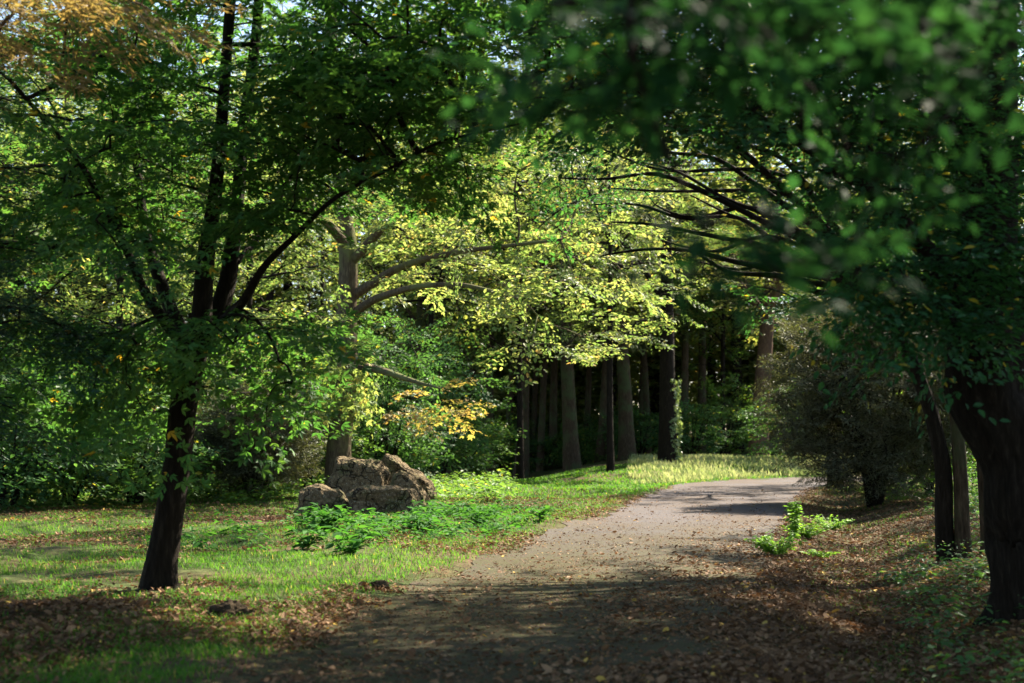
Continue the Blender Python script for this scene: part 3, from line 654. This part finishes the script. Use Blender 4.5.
# ------------------------------------------------------------------ boulders
def boulder(name, label, pts, Y, depth, seed):
    """pts: front outline in pixels; given real depth, then worn by noise"""
    import bmesh
    from mathutils import noise as mn
    P = np.array([at(px, py, Y) for px, py in pts]); c = P.mean(0); base = np.array((c[0], Y + depth * .4, hz(c[0], Y)))
    bm = bmesh.new()
    for q, (sc_, dy) in enumerate(((.86, 0), (1, .25), (1, .7), (.8, 1))):
        for p in P:
            v = c + (p - c) * sc_; v = np.array((v[0], Y + dy * depth + (v[2] - base[2]) * .25, v[2])); bm.verts.new(v - base)
    bmesh.ops.convex_hull(bm, input=bm.verts[:])
    bmesh.ops.subdivide_edges(bm, edges=bm.edges[:], cuts=3, use_grid_fill=True)
    bmesh.ops.triangulate(bm, faces=bm.faces[:])
    bmesh.ops.subdivide_edges(bm, edges=bm.edges[:], cuts=1)
    for _ in range(4): bmesh.ops.smooth_vert(bm, verts=bm.verts[:], factor=.5, use_axis_x=True, use_axis_y=True, use_axis_z=True)
    bm.normal_update()
    for v in bm.verts:
        p = v.co * 1.6 + Vector((seed * 3.1, 0, 0)); n = mn.noise(p) * .13 + mn.noise(p * 2.7) * .07 + mn.noise(p * 8) * .03 - .005
        v.co += v.normal * n
    me = bpy.data.meshes.new(name); bm.to_mesh(me); bm.free()
    o = link(name, me, M_rock); o.location = base
    return set_props(o, label, 'boulder', 'boulders heaped below the oak')
M_rock = rock_material()
boulder('boulder', 'largest brown boulder of the heap, right against the oak trunk', [(324, 508), (327, 472), (333, 458), (344, 459), (356, 466), (376, 465), (385, 474), (386, 508)], 33.2, 1.1, 1)
boulder('boulder', 'flat topped block at the front of the boulder heap', [(346, 524), (347, 493), (358, 489), (392, 489), (413, 487), (420, 496), (420, 524)], 29.9, 1.0, 2)
boulder('boulder', 'small low boulder at the left end of the heap', [(293, 518), (298, 492), (316, 486), (336, 491), (346, 502), (347, 518)], 30.6, .8, 3)
boulder('boulder', 'sloping slab leaning on the right side of the heap', [(392, 508), (391, 474), (398, 470), (412, 480), (424, 495), (428, 508)], 33.0, .9, 4)
boulder('boulder', 'rearmost dark slab running down to the right behind the heap', [(376, 505), (378, 462), (386, 456), (404, 466), (433, 484), (434, 505)], 35.2, .8, 5)

# ------------------------------------------------------------------ ground cover
rng = np.random.default_rng(33)
def scatter(n, x0, x1, y0, y1, ypow=1.6):
    u = rng.random(n); y = y0 + (y1 - y0) * u ** ypow; x = rng.uniform(x0, x1, n) * (y / y1) if False else rng.uniform(-1, 1, n)
    half = .40 * y + 1.5; x = np.clip(x, -1, 1) * half
    m = (x > x0) & (x < x1); return x[m], y[m]
# short grass
x, y = scatter(620000, -30, 22, 8, 62, 1.35)
d, s = path_off(x, y); n1 = fnoise(x * .45, y * .45, 51); n2 = fnoise(x * 1.7, y * 1.7, 57)
pr = np.where(s < 0, sstep(-.05, .5, d), np.maximum(sstep(.2, 1.2, d) * .4, 1.3 * sstep(1.4, 2.2, d) * sstep(18, 21, y)))
pr *= 1 - .85 * (s < 0) * np.exp(-((y - 11) / 2.0) ** 2) * sstep(1.2, 2.2, d)
pr *= sstep(.40, .56, n1 * .6 + n2 * .4 + .06 * (s < 0) + np.where((s < 0) & (d < 1.3), .07, 0) + np.where((y > 17) & (s < 0), .05, -.05))
m = rng.random(len(x)) < pr; x, y = x[m], y[m]; n = len(x); z = height(x, y)
S = rng.uniform(.035, .10, n) * (1 + .35 * (y > 40)); a = rng.uniform(0, 6.28, n); D = np.stack([np.cos(a) * .7, np.sin(a) * .7, rng.uniform(.5, 1.3, n)], 1)
N = np.stack([-np.sin(a) * 0 + np.cos(a + 1.57) * 0 - np.cos(a), -np.sin(a), np.full(n, .7)], 1)
tv = np.array([(0, .055, 0), (0, -.055, 0), (.6, -.035, .03), (1, 0, -.08), (.6, .035, .03)])
D = unit(D); Sd = unit(np.cross(N, D)); Nn = np.cross(D, Sd); P = np.stack([x, y, z - .005], 1); wf = np.maximum(1, y / 22)
V = P[:, None] + S[:, None, None] * (tv[None, :, 0:1] * D[:, None] + tv[None, :, 1:2] * Sd[:, None] * wf[:, None, None] + tv[None, :, 2:3] * Nn[:, None])
F = (np.arange(n) * 5)[:, None]
set_props(link('grass', mesh('grass', V.reshape(-1, 3), [F + np.array([0, 1, 2, 4]), F + np.array([4, 2, 3])]), M_grass), 'short uneven green grass of the lawn and verges', 'grass', kind='stuff')
# pale long grass beyond the bend
n = 60000; x = rng.uniform(3, 22, n); y = rng.uniform(51, 70, n); d, s = path_off(x, y); m = (d > .3) & (s < 0) & (y > 51 + (x - 9) * .3) & (x > .088 * y + .5 * np.sin(y * 1.7)) & (rng.random(n) < sstep(.3, .6, fnoise(x * .7, y * .7, 61)) + .25); x, y = x[m], y[m]; n = len(x); z = height(x, y)
a = rng.uniform(0, 6.28, n); D = np.stack([np.cos(a) * .5, np.sin(a) * .5, np.ones(n)], 1)
set_props(link('long_grass', leaf_mesh('long_grass', np.stack([x, y, z], 1), D, np.stack([-np.cos(a), -np.sin(a), np.full(n, .5)], 1), rng.uniform(.08, .34, n), 'needle'), M_drygrass), 'pale sunlit long grass beyond the bend of the path', 'grass', kind='stuff')
# fallen leaves
x, y = scatter(620000, -20, 14, 8, 48, 1.5)
d, s = path_off(x, y); n1 = fnoise(x * .6, y * .6, 71); n2 = fnoise(x * 2.2, y * 2.2, 77)
onp = sstep(.1, -.3, d)
right = sstep(-1.9, .1, np.where(s > 0, d, -9)) 
pr = onp * (.10 + .75 * right * sstep(30, 16, y)) * sstep(.25, .6, n2) * (.35 + .65 * sstep(34, 20, y)) + (1 - onp) * np.where(s > 0, sstep(5.5, 2.0, d) * .95, .75 * sstep(.46, .62, n1 * .7 + n2 * .3))
pr += (1 - onp) * (s < 0) * np.exp(-((y - 11.2) / 2.2) ** 2) * sstep(.8, 1.8, d) * 1.0
pr += (1 - onp) * (s < 0) * np.exp(-((d - .4) / .35) ** 2) * .2 * sstep(.35, .6, n1)
pr += (1 - onp) * (s < 0) * np.exp(-((y - 37) / 4) ** 2) * sstep(6, 1, d) * .8 + np.exp(-(((x + 9) / 4) ** 2 + ((y - 31) / 3.5) ** 2)) * .55
m = rng.random(len(x)) < pr; x, y = x[m], y[m]; n = len(x); z = height(x, y) + rng.uniform(.012, .035, n)
a = rng.uniform(0, 6.28, n); D = np.stack([np.cos(a), np.sin(a), rng.normal(0, .35, n)], 1); N = np.stack([rng.normal(0, .6, n), rng.normal(0, .6, n), np.ones(n)], 1)
set_props(link('leaf_litter', leaf_mesh('leaf_litter', np.stack([x, y, z], 1), D, unit(N), np.clip(rng.lognormal(-3.3, .45, n), .015, .11), 'oval'), M_litter), 'brown fallen leaves strewn over the path and ground', 'leaves', kind='stuff')

# crumbs of leaf, bark and grit on the path
x, y = scatter(520000, -6, 8, 8, 40, 1.4)
d, s = path_off(x, y); n2 = fnoise(x * 1.5, y * 1.5, 81); m = (d < .3) & (rng.random(len(x)) < (.15 + .6 * sstep(.4, .65, n2)) * sstep(40, 20, y)); x, y = x[m], y[m]; n = len(x); z = height(x, y) + .014
a = rng.uniform(0, 6.28, n); D = np.stack([np.cos(a), np.sin(a), rng.normal(0, .3, n)], 1); N = np.stack([rng.normal(0, .5, n), rng.normal(0, .5, n), np.ones(n)], 1)
set_props(link('path_debris', leaf_mesh('path_debris', np.stack([x, y, z], 1), D, unit(N), np.clip(rng.lognormal(-4.1, .5, n), .006, .04), 'rhomb'), M_litter), 'crumbled brown leaves and grit scattered on the path', 'leaves', kind='stuff')

def herb_patch(x, y, n_per, rise, size, rng):
    Ps, Ds, Ns, Ss = [], [], [], []
    for cx, cy_ in zip(x, y):
        z = hz(cx, cy_); a = rng.uniform(0, 6.28, n_per); rr = rng.uniform(.02, .22, n_per)
        Ps.append(np.stack([cx + np.cos(a) * rr, cy_ + np.sin(a) * rr, z + rng.uniform(.2, 1, n_per) * rise * rng.uniform(.4, 1.5)], 1))
        Ds.append(np.stack([np.cos(a), np.sin(a), rng.uniform(-.5, .3, n_per)], 1)); Ns.append(np.stack([np.cos(a) * .3, np.sin(a) * .3, np.ones(n_per)], 1) + rng.normal(0, .25, (n_per, 3))); Ss.append(size * rng.uniform(.5, 1.35) * rng.uniform(.55, 1.3, n_per))
    return np.vstack(Ps), np.vstack(Ds), unit(np.vstack(Ns)), np.concatenate(Ss)
# nettle patch on the mound and along the verge
n = 1900; x = rng.uniform(-5.5, 3, n); y = rng.uniform(19, 31, n); d, s = path_off(x, y)
pr = (s < 0) * sstep(.4, 1.0, d) * np.clip(np.exp(-(((x + 2.8) / 1.6) ** 2 + ((y - 22.6) / 1.6) ** 2)) + np.exp(-(((x + .1) / 1.9) ** 2 + ((y - 26.0) / 2.6) ** 2)) * 1.3, 0, 1) * (1 - (y > 25) * (x < -1.6)) * sstep(.34, .52, fnoise(x * 1.1, y * .8, 87))
m = rng.random(n) < pr; P, D, N, S = herb_patch(x[m], y[m], 20, .22, .11, rng)
set_props(link('nettle_patch', leaf_mesh('nettle_patch', P, D, N, S, 'oval'), M_herb), 'rich green nettle and dock growth along the left verge below the boulders', 'ground cover', kind='stuff')
# dim low undergrowth on the right bank
n = 2400; x = rng.uniform(2.6, 12, n); y = rng.uniform(9, 34, n); d, s = path_off(x, y); m = (s > 0) & (rng.random(n) < np.where(y < 18, sstep(.9, 1.7, d), sstep(2.4, 3.6, d))) & (fnoise(x, y, 91) > .38)
P, D, N, S = herb_patch(x[m], y[m], 16, .3, .075, rng)
set_props(link('bank_undergrowth', leaf_mesh('bank_undergrowth', P, D, N, S, 'oval'), M_bluegreen), 'low dark leafy undergrowth covering the right bank', 'ground cover', kind='stuff')
# low green growth under the left thicket
n = 2600; x = rng.uniform(-18, 0, n); y = rng.uniform(31, 50, n); m = (y > 35 + x * .12) & (fnoise(x * .7, y * .7, 95) > .42)
P, D, N, S = herb_patch(x[m], y[m], 14, .4, .14, rng)
set_props(link('thicket_undergrowth', leaf_mesh('thicket_undergrowth', P, D, N, S, 'oval'), M_green), 'green undergrowth along the back edge of the lawn', 'ground cover', kind='stuff')

# single plants
def plant(name, label, x, y, h, n, leaf, mat, stems, rng, spread=.22, group=None):
    z = hz(x, y); o = thing(name, label, 'plant', (x, y, z), group); tb = Tubes(); Ps, Ds, Ns, Ss = [], [], [], []
    for s in range(stems):
        a = rng.uniform(0, 6.28); e = np.array((math.cos(a) * spread * rng.uniform(.3, 1), math.sin(a) * spread * rng.uniform(.3, 1), h * rng.uniform(.6, 1)))
        pts = np.array([(0, 0, -.02), e * np.array((.35, .35, .5)), e]); tb.add(pts, [.006, .005, .003], 5)
        k = max(4, n // stems); t = rng.uniform(.2, 1, k)[:, None]; p = e * t * np.array((1, 1, 1)); b = rng.uniform(0, 6.28, k)
        Ps.append(p); Ds.append(np.stack([np.cos(b), np.sin(b), rng.uniform(-.5, .5, k)], 1)); Ns.append(np.stack([rng.normal(0, .3, k), rng.normal(0, .3, k), np.ones(k)], 1)); Ss.append(leaf * rng.uniform(.6, 1.2, k))
    link('stem', tb.mesh(name + '_stem'), M_weed, o)
    link('leaves', leaf_mesh(name + '_leaves', np.vstack(Ps), np.vstack(Ds), unit(np.vstack(Ns)), np.concatenate(Ss), 'oval'), mat, o)
    return o
def gpt(px, py):
    Y = CAM_Z * FPX / (py - HORIZON)
    for _ in range(3):
        x = (px - 512) / FPX * Y; Y = (CAM_Z - hz(x, Y)) * FPX / (py - HORIZON)
    return (px - 512) / FPX * Y, Y
for px, py, h, n, lf, st, sp, lab in (
        (790, 545, .7, 240, .10, 6, .22, 'tallest bright green weed at the right edge of the path'),
        (776, 555, .34, 520, .085, 22, .5, 'low bright weed clump on the path edge left of the tallest weed'),
        (805, 538, .34, 520, .08, 22, .5, 'low green weed clump right of the tallest weed'),
        (828, 530, .32, 460, .075, 22, .55, 'grassy green clump farthest right in the row of path edge weeds'),
        (818, 558, .16, 260, .07, 16, .4, 'small yellow green sprig nearest the camera in the row of weeds')):
    x, y = gpt(px, py); plant('weed', lab, x, y, h, n, lf, M_weed, st, rng, sp, 'weeds at the right path edge')
for px, py, h, lf, lab in (
        (308, 548, .42, .2, 'dark broad leaved dock plant at the left end of the weedy mound'),
        (352, 552, .36, .19, 'dark dock clump on the near side of the weedy mound'),
        (330, 530, .4, .17, 'green dock plant on top of the weedy mound'),
        (420, 532, .36, .17, 'bright dock clump in front of the flat boulder'),
        (480, 524, .34, .17, 'green dock clump halfway along the verge'),
        (540, 520, .32, .16, 'last dock clump of the verge, nearest the grey path')):
    x, y = gpt(px, py); plant('dock_plant', lab, x, y, h, 70, lf, M_herb, 8, rng, .42, 'broad leaved docks by the left verge')
# lumps of earth
def clod(px, py, r, lab, seed):
    from mathutils import noise as mn
    import bmesh
    x, y = gpt(px, py); bm = bmesh.new(); bmesh.ops.create_icosphere(bm, subdivisions=4, radius=1)
    for v in bm.verts:
        p = v.co.normalized(); n = 1 + .35 * mn.noise(p * 1.7 + Vector((seed, 0, 0))) + .18 * mn.noise(p * 5 + Vector((seed, 3, 0))) + .10 * mn.noise(p * 13)
        v.co = Vector((p.x * r * 1.4, p.y * r * 1.1, p.z * r * .75)) * n
    me = bpy.data.meshes.new('earth_clod'); bm.to_mesh(me); bm.free()
    o = link('earth_clod', me, M_clod); o.location = (x, y, hz(x, y) - r * .05); set_props(o, lab, 'clod', 'clods of earth beside the path')
M_clod = bark_material('clod_earth', (.02, .014, .009), (.05, .036, .022), (.09, .065, .042), 4)
clod(234, 610, .15, 'dark lump of earth on the lawn right of the maple trunk', 1)
clod(290, 622, .075, 'small dark clod where the grass verge meets the path', 2)
clod(378, 586, .10, 'dark clod farther along the left edge of the path', 3)
